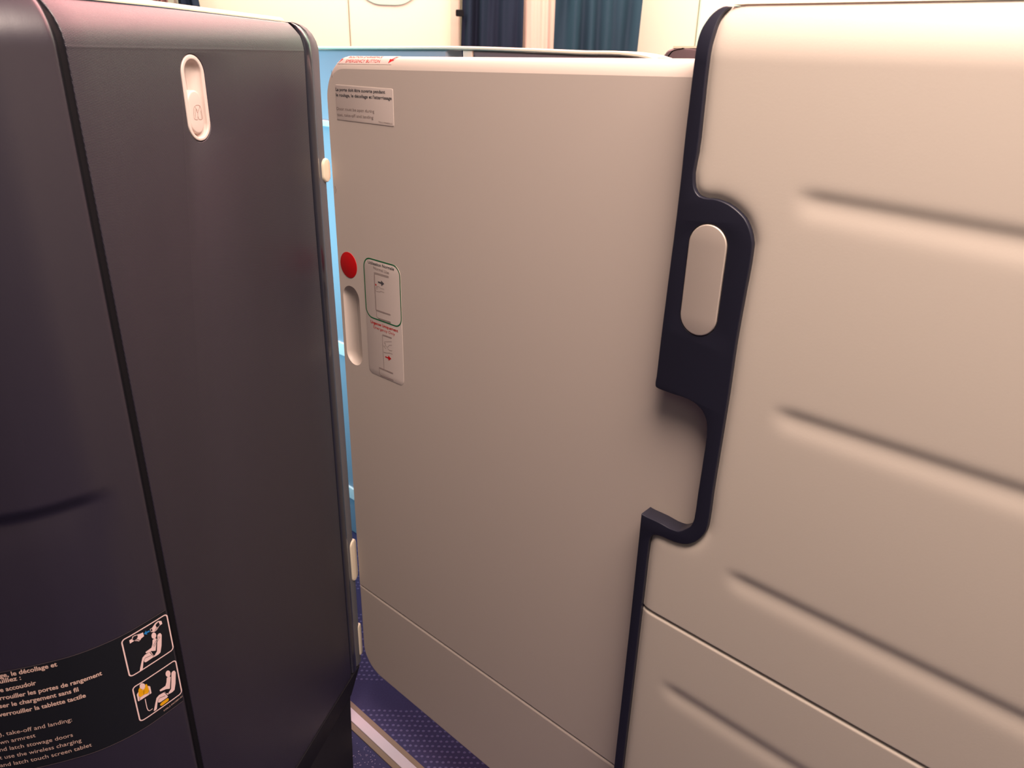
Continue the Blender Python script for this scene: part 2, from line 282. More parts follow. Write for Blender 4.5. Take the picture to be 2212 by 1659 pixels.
LRED = mat('light_red_print', (205, 55, 55), .5, .4)
PLAC = mat('placard_film', (24, 26, 30), .45, .4)
PINK = mat('pale_pink_print', (246, 212, 208), .6, .3)
TEXTP = mat('pale_peach_print', (225, 190, 175), .6, .3)
YEL = mat('yellow_print', (240, 172, 10), .6, .3)
BLUEP = mat('blue_print', (40, 130, 200), .6, .3)
PLINE = mat('placard_edge', (90, 78, 82), .5, .3)
CARPET = mat('carpet_purple_blue', (62, 59, 92), .95, .1, noise=(900, .5, .002), var=(260, .18))
TUFT = mat('carpet_tuft', (96, 92, 130), .95, .1)
SPECK = mat('carpet_speck', (150, 135, 165), .9, .1)
STRIP = mat('track_cover_metal', (196, 180, 190), .4, .5)
EDGING = mat('track_cover_edging', (128, 108, 92), .55, .4)
SHELLB = mat('aisle_shell_paint', (150, 160, 175), .5, .4)
SHELLM = mat('mauve_shell', (105, 88, 92), .5, .4)
WHITE = mat('plain_white', (235, 240, 240), .5, .4)
WALL = mat('cream_wall_panel', (244, 236, 216), .6, .3)
WALLR = mat('pale_green_wall_panel', (218, 246, 228), .6, .3)
CEIL = mat('ceiling_paint', (236, 230, 224), .7, .2)
CURT = mat('navy_curtain', (34, 44, 62), .85, .2, noise=(300, .2, .001))
CURT2 = mat('teal_navy_curtain', (42, 68, 84), .8, .3, noise=(300, .2, .001))
CURTC = mat('cream_curtain', (236, 214, 196), .85, .2)
CURTP = mat('rose_brown_curtain', (150, 105, 100), .85, .2)
MINT = mat('mint_plastic', (220, 240, 222), .5, .4)
POST = mat('peach_trim', (240, 215, 195), .5, .4)
WALLD = mat('cabin_wall_lining', (98, 88, 86), .7, .2)



# ------------------------------------------------------------------ object helpers
def tag(o, label=None, cat=None, group=None, kind=None):
    if label: o['label'] = label
    if cat: o['category'] = cat
    if group: o['group'] = group
    if kind: o['kind'] = kind
    return o


def thing(name, label, cat, loc, group=None):
    o = bpy.data.objects.new(name, None)
    o.empty_display_size = .05
    COL.objects.link(o)
    o.location = loc
    return tag(o, label, cat, group)


def base_of(p):
    return Vector(p.get('_b', (0, 0, 0)))


BASE = {}


def link(name, me, material, parent=None, label=None):
    """link a mesh whose vertices are in world space; the origin goes to the parent's base"""
    o = bpy.data.objects.new(name, me)
    COL.objects.link(o)
    me.materials.append(material)
    if parent is not None:
        b = BASE.get(parent.name)
        if b is None:
            b = Vector(parent.location)
        me.transform(Matrix.Translation(-b))
        o.parent = parent
        BASE[o.name] = b
    if label:
        o['label'] = label
    return o


def mesh(name, verts, faces, smooth=None, uvs=None):
    me = bpy.data.meshes.new(name)
    me.from_pydata([tuple(v) for v in verts], [], faces)
    me.validate()
    if uvs is not None:
        l = me.uv_layers.new(name='UVMap')
        for i, lp in enumerate(me.loops):
            l.data[i].uv = uvs[lp.vertex_index]
    bm = bmesh.new()
    bm.from_mesh(me)
    bmesh.ops.recalc_face_normals(bm, faces=bm.faces)
    bm.to_mesh(me)
    bm.free()
    if smooth:
        me.shade_smooth()
        me.set_sharp_from_angle(angle=math.radians(smooth))
    return me


def grid(name, fn, us, vs, material, parent, label=None, smooth=60, flip=False, back=None):
    """open sheet fn(u,v); with back, a second sheet behind and a rim make it a solid"""
    V, UV, F = [], [], []
    nu, nv = len(us), len(vs)
    for v in vs:
        for u in us:
            V.append(fn(u, v))
            UV.append((u, v))
    for j in range(nv - 1):
        for i in range(nu - 1):
            a = j * nu + i
            F.append((a, a + 1, a + nu + 1, a + nu))
    if back:
        n0 = len(V)
        rim = [i for i in range(nu)] + [j * nu + nu - 1 for j in range(1, nv)] + [(nv - 1) * nu + i for i in range(nu - 2, -1, -1)] + [j * nu for j in range(nv - 2, 0, -1)]
        for r_ in rim:
            u, v = UV[r_]
            V.append(back(u, v))
            UV.append((u, v))
        k = len(rim)
        for i in range(k):
            F.append((rim[i], n0 + i, n0 + (i + 1) % k, rim[(i + 1) % k]))
        F.append(tuple(n0 + i for i in range(k)))
    me = mesh(name, V, F, smooth, UV)
    return link(name, me, material, parent, label)


def inset(loop, b):
    """offset a counter-clockwise 2-D loop inwards by b"""
    n = len(loop)
    out = []
    for i in range(n):
        p0, p1, p2 = Vector(loop[i - 1]), Vector(loop[i]), Vector(loop[(i + 1) % n])
        e1 = (p1 - p0).normalized()
        e2 = (p2 - p1).normalized()
        n1 = Vector((-e1.y, e1.x))
        n2 = Vector((-e2.y, e2.x))
        m = n1 + n2
        if m.length < 1e-6:
            m = n1
        m.normalize()
        c = max(.35, m.dot(n1))
        out.append(p1 + m * (b / c))
    return [tuple(p) for p in out]


def ccw(loop):
    a = sum(loop[i - 1][0] * loop[i][1] - loop[i][0] * loop[i - 1][1] for i in range(len(loop)))
    return list(loop) if a > 0 else list(loop)[::-1]


def plate(name, outline, fmap, d0, d1, material, parent, bevel=.001, holes=(), label=None, cuts=(), ucuts=(), steps=3, hbevel=.0006):
    """solid plate: front at d0, back at d1, rounded front rim, through holes; built flat in (u,v,d), then laid on fmap"""
    bm = bmesh.new()
    loops = [(ccw(outline), bevel, 1)] + [(ccw(h), hbevel, -1) for h in holes]
    fronts, backs = [], []
    for lp, b, sgn in loops:
        rings = []
        for k in range(steps + 1):
            t = math.pi / 2 * k / steps
            q = inset(lp, sgn * b * (1 - math.sin(t))) if b else lp
            rings.append([bm.verts.new((x, y, d0 - b * (1 - math.cos(t)))) for x, y in q])
            if not b:
                break
        rings.append([bm.verts.new((x, y, d1)) for x, y in lp])
        n = len(lp)
        for r1, r2 in zip(rings, rings[1:]):
            for i in range(n):
                bm.faces.new((r1[i], r1[(i + 1) % n], r2[(i + 1) % n], r2[i]))
        fronts.append(rings[0])
        backs.append(rings[-1])
    for rr in (fronts, backs):
        flat = [v for r in rr for v in r]
        tri = tessellate_polygon([[Vector((v.co.x, v.co.y, 0)) for v in r] for r in rr])
        for t in tri:
            try:
                bm.faces.new([flat[i] for i in t])
            except ValueError:
                pass
    for cv in cuts:
        bmesh.ops.bisect_plane(bm, geom=bm.verts[:] + bm.edges[:] + bm.faces[:], plane_co=(0, cv, 0), plane_no=(0, 1, 0))
    for cu_ in ucuts:
        bmesh.ops.bisect_plane(bm, geom=bm.verts[:] + bm.edges[:] + bm.faces[:], plane_co=(cu_, 0, 0), plane_no=(1, 0, 0))
    bmesh.ops.recalc_face_normals(bm, faces=bm.faces)
    uvl = bm.loops.layers.uv.new('UVMap')
    for f in bm.faces:
        for l in f.loops:
            l[uvl].uv = (l.vert.co.x, l.vert.co.y)
    for v in bm.verts:
        v.co = fmap(v.co.x, v.co.y, v.co.z)
    bmesh.ops.recalc_face_normals(bm, faces=bm.faces)
    me = bpy.data.meshes.new(name)
    bm.to_mesh(me)
    bm.free()
    me.shade_smooth()
    me.set_sharp_from_angle(angle=math.radians(25))
    return link(name, me, material, parent, label)


def rrect(x0, x1, y0, y1, r, n=6):
    """rounded rectangle, counter-clockwise; r = one radius or (bl, br, tr, tl)"""
    if not isinstance(r, (tuple, list)):
        r = (r,) * 4
    out = []
    for (cx, cy, a0), rad in zip(((x0, y0, 180), (x1, y0, 270), (x1, y1, 0), (x0, y1, 90)), r):
        if rad <= 0:
            out.append((cx, cy))
            continue
        sx = cx + (rad if cx == x0 else -rad)
        sy = cy + (rad if cy == y0 else -rad)
        for k in range(n + 1):
            a = math.radians(a0 + 90 * k / n)
            out.append((sx + rad * math.cos(a), sy + rad * math.sin(a)))
    return out


def pill(cx, cy, w_, h_, n=14):
    return rrect(cx - w_ / 2, cx + w_ / 2, cy - h_ / 2, cy + h_ / 2, w_ / 2 - 1e-5, n)


def stadium(cx, cy, w_, h_, n=14):
    """tall pill whose end caps are elliptical when rx != ry"""
    return pill(cx, cy, w_, h_, n)


# ---- flat print: polygons, strokes and lettering collected in (u,v), then laid on a surface
class Print:
    def __init__(s):
        s.v, s.f = [], []

    def poly(s, pts):
        pts = ccw([tuple(p) for p in pts])
        n0 = len(s.v)
        s.v += pts
        for t in tessellate_polygon([[Vector((x, y, 0)) for x, y in pts]]):
            s.f.append(tuple(n0 + i for i in t))

    def stroke(s, pts, w_, closed=False, seg=.004):
        P = [Vector(p) for p in pts]
        if closed:
            P.append(P[0])
        Q = [P[0]]
        for a, b in zip(P, P[1:]):
            k = max(1, int((b - a).length / seg))
            for i in range(1, k + 1):
                Q.append(a.lerp(b, i / k))
        n = len(Q)
        n0 = len(s.v)
        for i in range(n):
            if closed:
                a, b = Q[i - 1 if i > 0 else n - 2], Q[i + 1 if i < n - 1 else 1]
            else:
                a, b = Q[max(i - 1, 0)], Q[min(i + 1, n - 1)]
            t = (b - a)
            if t.length < 1e-9:
                t = Vector((1, 0))
            t.normalize()
            m = Vector((-t.y, t.x)) * (w_ / 2)
            s.v += [tuple(Q[i] + m), tuple(Q[i] - m)]
        for i in range(n - 1):
            a = n0 + 2 * i
            s.f.append((a, a + 1, a + 3, a + 2))

    def text(s, body, p0, p1, cap, bold=0, prefix='', slant=0.0):
        """lettering whose body runs from p0 to p1 on its baseline; a prefix goes to the left of p0"""
        vis, _ = glyphs(body, bold)
        allv, allf = glyphs(prefix + body, bold)
        wv = max(v[0] for v in vis) - min(v[0] for v in vis)
        xr = max(v[0] for v in allv)
        p0, p1 = Vector(p0), Vector(p1)
        e = p1 - p0
        k = e.length / wv
        e.normalize()
        g = Vector((-e.y, e.x))
        if g.y < 0:
            g = -g
        ky = cap / CAP
        n0 = len(s.v)
        for x, y in allv:
            s.v.append(tuple(p1 + e * ((x - xr) * k) + g * (y * ky)))
        s.f += [tuple(n0 + i for i in f) for f in allf]

    def build(s, name, fmap, d, material, parent, label=None):
        me = mesh(name, [fmap(x, y, d) for x, y in s.v], s.f, None, s.v)
        return link(name, me, material, parent, label)


GL = {}


def glyphs(body, bold):
    key = (body, bold)
    if key not in GL:
        cu = bpy.data.curves.new('lettering', 'FONT')
        cu.body = body
        cu.size = 1
        cu.resolution_u = 3
        cu.offset = .022 if bold else 0
        o = bpy.data.objects.new('lettering', cu)
        COL.objects.link(o)
        dg = bpy.context.evaluated_depsgraph_get()
        me = o.evaluated_get(dg).to_mesh()
        GL[key] = ([(v.co.x, v.co.y) for v in me.vertices], [tuple(p.vertices) for p in me.polygons])
        o.evaluated_get(dg).to_mesh_clear()
        bpy.data.objects.remove(o)
    return GL[key]


CAP = max(v[1] for v in glyphs('H', 0)[0])


def box(name, p0, p1, material, parent=None, label=None, bevel=0.0):
    bm = bmesh.new()
    bmesh.ops.create_cube(bm, size=1)
    for v in bm.verts:
        v.co = Vector([p0[i] + (v.co[i] + .5) * (p1[i] - p0[i]) for i in range(3)])
    if bevel:
        bmesh.ops.bevel(bm, geom=bm.edges[:], offset=bevel, segments=2, affect='EDGES')
    bmesh.ops.recalc_face_normals(bm, faces=bm.faces)
    me = bpy.data.meshes.new(name)
    bm.to_mesh(me)
    bm.free()
    return link(name, me, material, parent, label)


def resample(poly, n):
    P = [Vector(p) for p in poly]
    L = [0.0]
    for a, b in zip(P, P[1:]):
        L.append(L[-1] + (b - a).length)
    out = []
    j = 0
    for i in range(n):
        t = L[-1] * i / (n - 1)
        while j < len(L) - 2 and L[j + 1] < t:
            j += 1
        out.append(P[j].lerp(P[j + 1], (t - L[j]) / max(1e-9, L[j + 1] - L[j])))
    return out


def smooth_line(pts, n=8):
    """curve through the points; tangents scale with the segment so uneven spacing does not overshoot"""
    P = [Vector(p) for p in pts]
    T = []
    for i in range(len(P)):
        a, b, c = P[max(i - 1, 0)], P[i], P[min(i + 1, len(P) - 1)]
        la, lc = (b - a).length, (c - b).length
        if la < 1e-9:
            T.append((c - b) / lc)
        elif lc < 1e-9:
            T.append((b - a) / la)
        else:
            T.append(((b - a) / la * lc + (c - b) / lc * la) / (la + lc))
    out = []
    for i in range(len(P) - 1):
        L = (P[i + 1] - P[i]).length
        for k in range(n):
            t = k / n
            out.append((2 * t ** 3 - 3 * t * t + 1) * P[i] + (t ** 3 - 2 * t * t + t) * L * T[i] + (3 * t * t - 2 * t ** 3) * P[i + 1] + (t ** 3 - t * t) * L * T[i + 1])
    out.append(P[-1])
    return out


def rail(name, A, B, fmap, prof, material, parent, label=None, n=120, back=None):
    """strip between two (u,v) lines A and B, cross-section prof(t) = depth at t across; back closes it behind"""
    A = resample(A, n)
    B = resample(B, n)
    k = len(prof)
    V, UV, F = [], [], []
    for a, b in zip(A, B):
        for i, (t, d) in enumerate(prof):
            p = a.lerp(b, t)
            V.append(fmap(p.x, p.y, d))
            UV.append((p.x, p.y))
        if back is not None:
            for p in (b, a):
                V.append(fmap(p.x, p.y, back))
                UV.append((p.x, p.y))
    kk = k + (2 if back is not None else 0)
    for j in range(n - 1):
        for i in range(kk if back is not None else kk - 1):
            a = j * kk + i
            b = j * kk + (i + 1) % kk
            F.append((a, b, b + kk, a + kk))
    if back is not None:
        F.append(tuple(range(kk)))
        F.append(tuple((n - 1) * kk + i for i in range(kk)))
    me = mesh(name, V, F, 40, UV)
    return link(name, me, material, parent, label)


# ================================================================== the cabin around
fl = box('floor', (-4, -2, FLOOR - .05), (4, 4.5, FLOOR), CARPET)
tag(fl, kind='structure')
BASE['floor'] = Vector((0, 0, 0))
ce = box('ceiling', (-4, -2, 2.3), (4, 4.5, 2.35), CEIL)
tag(ce, kind='structure')
wb = box('wall_back', (-4, 3.42, FLOOR), (4, 3.5, 2.3), WALL)
tag(wb, kind='structure')
BASE['wall_back'] = Vector((0, 0, 0))
for x0, x1, m in ((-4, -.7035, WALL), (-.6985, .705, WALL), (.711, 4, WALLR)):
    box('panel', (x0, 3.4, FLOOR), (x1, 3.42, 2.3), m, wb, bevel=.004)
for nm, p0, p1 in (('wall_left', (-4.05, -2, FLOOR), (-4, 4.5, 2.3)), ('wall_right', (4, -2, FLOOR), (4.05, 4.5, 2.3)), ('wall_front', (-4, -2.05, FLOOR), (4, -2, 2.3))):
    tag(box(nm, p0, p1, WALLD), kind='structure')

# carpet pattern: rows of raised tufts in blocks, plain bands between
def tufts(name, pts, r, hgt, material):
    V, F = [], []
    for x, y in pts:
        n = len(V)
        for k in range(5):
            a = 2 * math.pi * k / 5 + .3
            V.append((x + r * math.cos(a), y + r * .8 * math.sin(a), FLOOR - .0002))
        V.append((x, y, FLOOR + hgt))
        F += [(n + k, n + (k + 1) % 5, n + 5) for k in range(5)]
    me = mesh(name, V, F, 80)
    o = link(name, me, material, fl)
    return tag(o, kind='stuff')


pts = []
row = 0
y = .95
while y < 1.75:
    ph = (y - 1.1527) % .297
    if ph > .0768:
        x = -.95 + (row * .0035) % .011
        while x < .12:
            q = Vector((x, y)) - DF.O
            if q.dot(DF.n) - .025 * (q.dot(DF.h) + 1) < -.007 and q.dot(DF.n) > -.37:
                pts.append((x + random.uniform(-.0006, .0006), y + random.uniform(-.0006, .0006)))
            x += .011
    y += .0119
    row += 1
tufts('tufts', pts, .0038, .0016, TUFT)
pts = []
while len(pts) < 1500:
    x, y = random.uniform(-.45, .1), random.uniform(.75, 1.15)
    q = Vector((x, y)) - DF.O
    if q.dot(DF.n) - .025 * (q.dot(DF.h) + 1) > .043:
        pts.append((x, y))
tufts('speckles', pts, .0012, .001, SPECK)


def strip_at(u, v, d=0.0):
    return DF(u, v, d + .025 * (u + 1))


tk = plate('trim_1', rrect(-2.2, .3, FLOOR - .002, FLOOR + .0006, 0), strip_at, .0385, -.0028, BLACK, None, bevel=0)
tag(tk, kind='structure')
BASE['trim_1'] = Vector((0, 0, 0))
plate('cover_strip', rrect(-2.2, .3, FLOOR, FLOOR + .004, .0012, 3), strip_at, .0275, .0078, STRIP, tk, bevel=.001)
plate('edging', rrect(-2.2, .3, FLOOR, FLOOR + .0026, 0), strip_at, .0068, -.003, EDGING, tk, bevel=.0006)
plate('edging', rrect(-2.2, .3, FLOOR, FLOOR + .0026, 0), strip_at, .0388, .028, EDGING, tk, bevel=.0006)

# ================================================================== the suite across the aisle
AD = -.38
t = thing('aisle_shell', 'pale blue lit suite wall across the aisle, seen above and left of the cream door', 'suite wall', DF(-1.2, FLOOR, AD))
top = smooth_line([(-2.6, 1.185), (-1.9, 1.1848), (-1.484, 1.1845), (-1.256, 1.1879), (-1.055, 1.1909), (-.909, 1.1902), (-.7936, 1.1887), (-.687, 1.1874), (-.6666, 1.185), (-.6494, 1.1812)], 5)
lp_ = [p for p in top if p.x <= -1.055]
rp_ = [p for p in top if p.x >= -1.029]
plate('front_panel', [(-2.6, FLOOR), (-1.055, FLOOR)] + [tuple(p) for p in reversed(lp_)], DF, AD, AD - .04, SHELLB, t, bevel=.007)
plate('end_panel', [(-1.03, FLOOR), (-.648, FLOOR)] + [tuple(p) for p in reversed(rp_)] + [(-1.03, 1.1908)], DF, AD, AD - .04, SHELLM, t, bevel=.007)
plate('seam_strip', rrect(-1.0545, -1.0305, FLOOR, 1.1905, 0), DF, AD - .001, AD - .04, POST, t, bevel=.002)
rail('top_cap', [p + Vector((0, .0004)) for p in top], [p + Vector((0, .0068)) for p in top], DF, [(0, AD - .002), (.3, AD + .002), (.7, AD + .002), (1, AD - .004)], CAPM, t, back=AD - .045)
for z0, z1 in ((1.0286, 1.042), (.486, .52), (.067, .102)):  # plain white strips standing in for white spots on the wall
    plate('white_strip', rrect(-1.75, -1.43, z0, z1, .003, 3), DF, AD + .006, AD - .001, WHITE, t, bevel=.002)

AD2 = -.46
t = thing('mauve_shell', 'dark mauve seat shell top with rounded corner, beside the right navy trim', 'seat shell', DF(-.5, FLOOR, AD2))
ol = smooth_line([(-.72, 1.14), (-.705, 1.171), (-.6964, 1.184), (-.6925, 1.187), (-.687, 1.1926), (-.681, 1.1992), (-.6733, 1.2018), (-.62, 1.2026), (-.3, 1.2026)], 5)
seam = [p for p in ol if p.x < -.66]
plate('shell_panel', [(-.72, FLOOR), (-.3, FLOOR)] + [tuple(p) for p in reversed(ol)], DF, AD2, AD2 - .04, SHELLM, t, bevel=.006)
rail('edge_trim', [p + Vector((0.009, -.001)) for p in seam], [p + Vector((.012, -.001)) for p in seam], DF, [(0, AD2), (.5, AD2 + .0012), (1, AD2)], BLACK, t, back=AD2 - .003)
capl = [Vector((-.672, 1.2022)), Vector((-.62, 1.203)), Vector((-.3, 1.203))]
rail('top_cap', capl, [p + Vector((.001, .003)) for p in capl], DF, [(0, AD2 - .002), (1, AD2 - .002)], CAPM, t, back=AD2 - .04, n=20)

# ---- curtains and far fittings
def curtain(x0, x1, y, z0, z1, folds, amp, material, label, seed, lean0=0.0, lean1=0.0, group=None, pleat=None):
    r = random.Random(seed)
    n = int(70 * (x1 - x0) / .25) + 30
    ph = [r.uniform(0, 6.28) for _ in range(4)]
    fr = [folds * (.7 + .25 * k) for k in range(4)]
    V, F, UV = [], [], []
    m = 24
    for side in (0, 1):
        for j in range(m + 1):
            tz = j / m
            z = z0 + (z1 - z0) * tz
            a = x0 + lean0 * (z - 1.19)
            b = x1 + lean1 * (z - 1.19)
            for i in range(n + 1):
                s = i / n
                d = sum(math.sin(2 * math.pi * f * (s + .03 * math.sin(z * 5 + p)) + p) for f, p in zip(fr, ph)) / 2.4
                V.append((a + (b - a) * s, y - amp * d + (.006 if side else 0), z))
    k = (n + 1) * (m + 1)
    for j in range(m):
        for i in range(n):
            q = j * (n + 1) + i
            F.append((q, q + 1, q + n + 2, q + n + 1))
            F.append((k + q, k + q + n + 1, k + q + n + 2, k + q + 1))
    for i in range(n):
        F.append((i, k + i, k + i + 1, i + 1))
        q = m * (n + 1) + i
        F.append((q, q + 1, k + q + 1, k + q))
    for j in range(m):
        for e in (0, n):
            q = j * (n + 1) + e
            F.append((q, q + n + 1, k + q + n + 1, k + q))
    o = link('curtain', mesh('curtain', V, F, 60), material)
    return tag(o, label, 'curtain', group)


c1 = curtain(-.2335, .0045, 3.2, FLOOR, 2.2, 4, .018, CURT, 'navy curtain left of the cream curtain, with a small tab on its edge', 1, lean0=.035)
BASE[c1.name] = Vector((0, 0, 0))
box('tieback_tab', (-.2517, 3.185, 1.309), (-.222, 3.2, 1.332), BLACK, c1, bevel=.002)
curtain(.0, .128, 3.235, FLOOR, 2.2, 3, .012, CURTC, 'cream curtain hanging in the gap between two navy curtains', 5)
curtain(.1237, .4438, 3.2, FLOOR, 2.2, 4, .02, CURT2, 'wide teal navy curtain right of the cream curtain', 9, lean1=.03)
curtain(-1.40, -1.343, 3.2, FLOOR, 2.2, 2, .01, CURTP, 'rose brown drape end above the left dark wardrobe top', 11)
curtain(-1.345, -1.304, 3.26, FLOOR, 2.2, 2, .008, CURTC, 'narrow cream drape above the left dark wardrobe top', 12)
curtain(-1.307, -1.214, 3.2, FLOOR, 2.2, 2, .014, CURT, 'narrow dark drape above the left dark wardrobe, beside the cream wall', 13, lean1=-.12)
tp = box('trim_2', (-.283, 3.3, FLOOR), (-.245, 3.4, 2.3), POST, bevel=.004)
tag(tp, kind='structure')
ov = thing('overhead_panel', 'pale mint panel with rounded underside at the top, left of the curtains', 'panel', (-.53, 3.4, 1.35))
plate('panel_shell', rrect(-.675, -.40, 1.350, 1.75, .11, 10), lambda u, v, d: Vector((u, 3.4 - d, v)), .006, 0, MINT, ov, bevel=.003)

# ================================================================== sliding door of this suite
def warp(u, v):
    if v < .285:
        k = -.043 + (v - .085) / .2 * (.034)
        return v + k * (u + .885)
    if v < .3:
        return v - .0093 * (u + .941)
    return v + .018 * (u + .90) * (v - .3) / .88


VT = 1.1795
D0, D1, DS = -.9445, -.16, .2868
door = thing('suite_door', 'cream sliding suite door with printed stickers and red dot, between the dark and the cream panels', 'door', DF(-.55, .085, -.015))
GC = (-.9150, .7944, .0395, .1290)
hole = pill(*GC, n=16)


def door_panel(name, rings, holes, material):
    bm = bmesh.new()
    R = [[bm.verts.new((x, warp(x, y), d)) for x, y in lp] for lp, d in rings]
    n = len(R[0])
    for a, b in zip(R, R[1:]):
        for i in range(n):
            bm.faces.new((a[i], a[(i + 1) % n], b[(i + 1) % n], b[i]))
    H = []
    for hl in holes:
        H.append([bm.verts.new((x, y, 0)) for x, y in hl])
    flat = R[0] + [v for hh in H for v in hh]
    for t3 in tessellate_polygon([[Vector((v.co.x, v.co.y, 0)) for v in R[0]]] + [[Vector((v.co.x, v.co.y, 0)) for v in hh] for hh in H]):
        try:
            bm.faces.new([flat[i] for i in t3])
        except ValueError:
            pass
    bm.faces.new(R[-1])
    # concave grip: rings shrink while sinking
    for hl, hh in zip(holes, H):
        prev = hh
        for k in range(1, 9):
            a = math.pi / 2 * k / 8
            q = inset(ccw(hl), .0125 * (1 - math.cos(a)) + .0015 * k / 8)
            if ccw(hl) != list(hl):
                q = q[::-1]
            cur = [bm.verts.new((x, y, -.011 * math.sin(a))) for x, y in q]
            m = len(cur)
            for i in range(m):
                bm.faces.new((prev[i], prev[(i + 1) % m], cur[(i + 1) % m], cur[i]))
            prev = cur
        bm.faces.new(prev)
    for v in bm.verts:
        v.co = DF(*v.co)
    bmesh.ops.recalc_face_normals(bm, faces=bm.faces)
    for f in bm.faces:
        f.smooth = True
    rim = set(R[0])
    for e in bm.edges:
        e.smooth = not (e.is_manifold and (e.calc_face_angle() > math.radians(32) or (e.verts[0] in rim and e.verts[1] in rim)))
    me = bpy.data.meshes.new(name)
    bm.to_mesh(me)
    bm.free()
    return link(name, me, material, door)


def dring(v0, v1, rtl, rbl, it, is_, ib):
    q = rrect(D0 + is_, D1, v0 + ib, v1 - it, (max(.0002, rbl - (is_ + ib) / 2) if rbl else 0, 0, 0, max(.0005, rtl - is_) if rtl else 0), 12)
    out = []
    n = len(q)
    for i in range(n):                                       # extra points so the warp follows
        a, b = q[i], q[(i + 1) % n]
        k = max(1, int(math.hypot(b[0] - a[0], b[1] - a[1]) / .05)) if math.hypot(b[0] - a[0], b[1] - a[1]) > .2 else 1
        k = 12 if math.hypot(b[0] - a[0], b[1] - a[1]) > .1 else 1
        out += [(a[0] + (b[0] - a[0]) * j / k, a[1] + (b[1] - a[1]) * j / k) for j in range(k)]
    return out


TH0 = .35                                                  # the rim starts with a crisp line, then rounds over
rings = []
for k in range(11):
    th = TH0 + (math.pi / 2 - TH0) * k / 10
    rings.append((dring(DS, VT, .043, 0, .024 * (1 - math.sin(th)), .0045 * (1 - math.sin(th)), .001 * (1 - math.sin(th))), -.016 * (math.cos(TH0) - math.cos(th))))
# the sides only turn back a few millimetres: depth is shared, so it is the same rim all round
rings.append((dring(DS, VT, .043, 0, 0, 0, 0), -.026))
rings.append((dring(DS, VT, .043, 0, .006, .002, 0), -.03))
door_panel('upper_panel', rings, [hole], CREAM)
rings = []
for k in range(7):
    th = math.pi / 2 * k / 6
    s_ = 1 - math.sin(th)
    rings.append((dring(.0913, DS - .0008, 0, .05, .0068 * s_, .004 * s_, .004 * s_), -.0065 * (1 - math.cos(th))))
rings.append((dring(.0913, DS - .0008, 0, .05, 0, 0, 0), -.026))
rings.append((dring(.0913, DS - .0008, 0, .05, .002, .002, .004), -.03))
door_panel('kick_panel', rings, [], CREAM)
plate('seam_strip', [(D0 + .012, DS - .006), (D1, DS - .006 - .0093 * .78), (D1, DS + .006 - .0093 * .78), (D0 + .012, DS + .006)], DF, -.0105, -.028, CREAM, door, bevel=0)

pr = Print()
plate('red_dot', [(-.9160 + .0197 * math.cos(a), .8913 + .0197 * math.sin(a)) for a in np.linspace(0, 2 * math.pi, 48, endpoint=False)], DF, .0005, -.0002, RED, door, bevel=.0002, label='round red dot above the grip recess')
sc = Print()
for L in DATA['scuff']:
    sc.stroke(L, .0008)
sc.build('scuff_marks', DF, .0002, MGREY, door)

ns = plate('notice_sticker', rrect(-.9212, -.8007, 1.0975, 1.1432, .002, 4), DF, .0004, -.0002, STICK, door, bevel=.0002, label='small rectangular sticker with grey bilingual notice near the top')
b1, b2 = Print(), Print()
for body, bold, p0, p1, cap in DATA['notice_text']:
    (b1 if bold else b2).text(body, p0, p1, cap, bold)
b1.build('lettering', DF, .0006, DGREY, ns)
b2.build('lettering', DF, .0006, MGREY, ns)

us_ = plate('usage_sticker', rrect(-.8793, -.7984, .7287, .9114, (.009, .009, .0145, .0145), 6), DF, .0004, -.0002, STICK, door, bevel=.0002, label='tall sticker with opening diagrams, green framed above and red lettered below')
g = Print()
g.stroke(rrect(-.8789, -.7990, .8206, .9110, .0145, 8), .0018, closed=True)
g.build('green_frame', DF, .0006, GREEN, us_)
b1, b2, b3, b4, b5 = Print(), Print(), Print(), Print(), Print()
for body, bold, red, p0, p1, cap in DATA['usage_text']:
    ((b3 if bold else b4) if red else (b1 if bold else b2)).text(body, p0, p1, cap, bold)
for L in DATA['usage_grey']:
    b5.stroke(L, .0009)
for L in DATA['usage_bar']:
    b5.stroke(L, .0020)
for L in DATA['usage_hand']:
    b5.stroke(L, .0005)
b1.poly(DATA['usage_arrow'][0])
b3.poly(DATA['usage_arrow'][1])
x0, y0 = DATA['usage_dot'][0]
b3.poly([(x0 + .0014 * math.cos(a), y0 + .0014 * math.sin(a)) for a in np.linspace(0, 6.283, 10, endpoint=False)])
b1.build('dark_lettering', DF, .0006, DGREY, us_)
b2.build('grey_lettering', DF, .0006, MGREY, us_)
b5.build('grey_diagram', DF, .0006, LGREY, us_)
b3.build('red_lettering', DF, .0006, RED, us_)
b4.build('light_red_lettering', DF, .0006, LRED, us_)


def rim_depth(u, v):
    """how far the door face has turned back at (u, v) near its top left corner"""
    lo, hi = 0.0, 1.0
    for _ in range(24):
        q = .5 * (lo + hi)
        x, y = u - (D0 + .0045 * (1 - q)), (VT - .024 * (1 - q)) - v
        r = .043 - .0045 * (1 - q)
        inside = x >= 0 and y >= 0 and (x >= r or y >= r or (r - x) ** 2 + (r - y) ** 2 <= r * r)
        if inside:
            hi = q
        else:
            lo = q
    return -.016 * max(0, math.cos(TH0) - math.cos(math.asin(hi)))


def door_top(u, y, d=0.0):
    """y metres around the rounded top rim of the door"""
    th = y / .02
    a = min(th, math.pi / 2)
    v = VT - .024 + .024 * math.sin(a)
    dd = rim_depth(u, v) if u < -.897 else -.016 * max(0, math.cos(TH0) - math.cos(a))
    if th > math.pi / 2:
        dd -= (th - math.pi / 2) * .02
    return DF(u, warp(u, v + d * math.sin(a)), dd + d * math.cos(a))


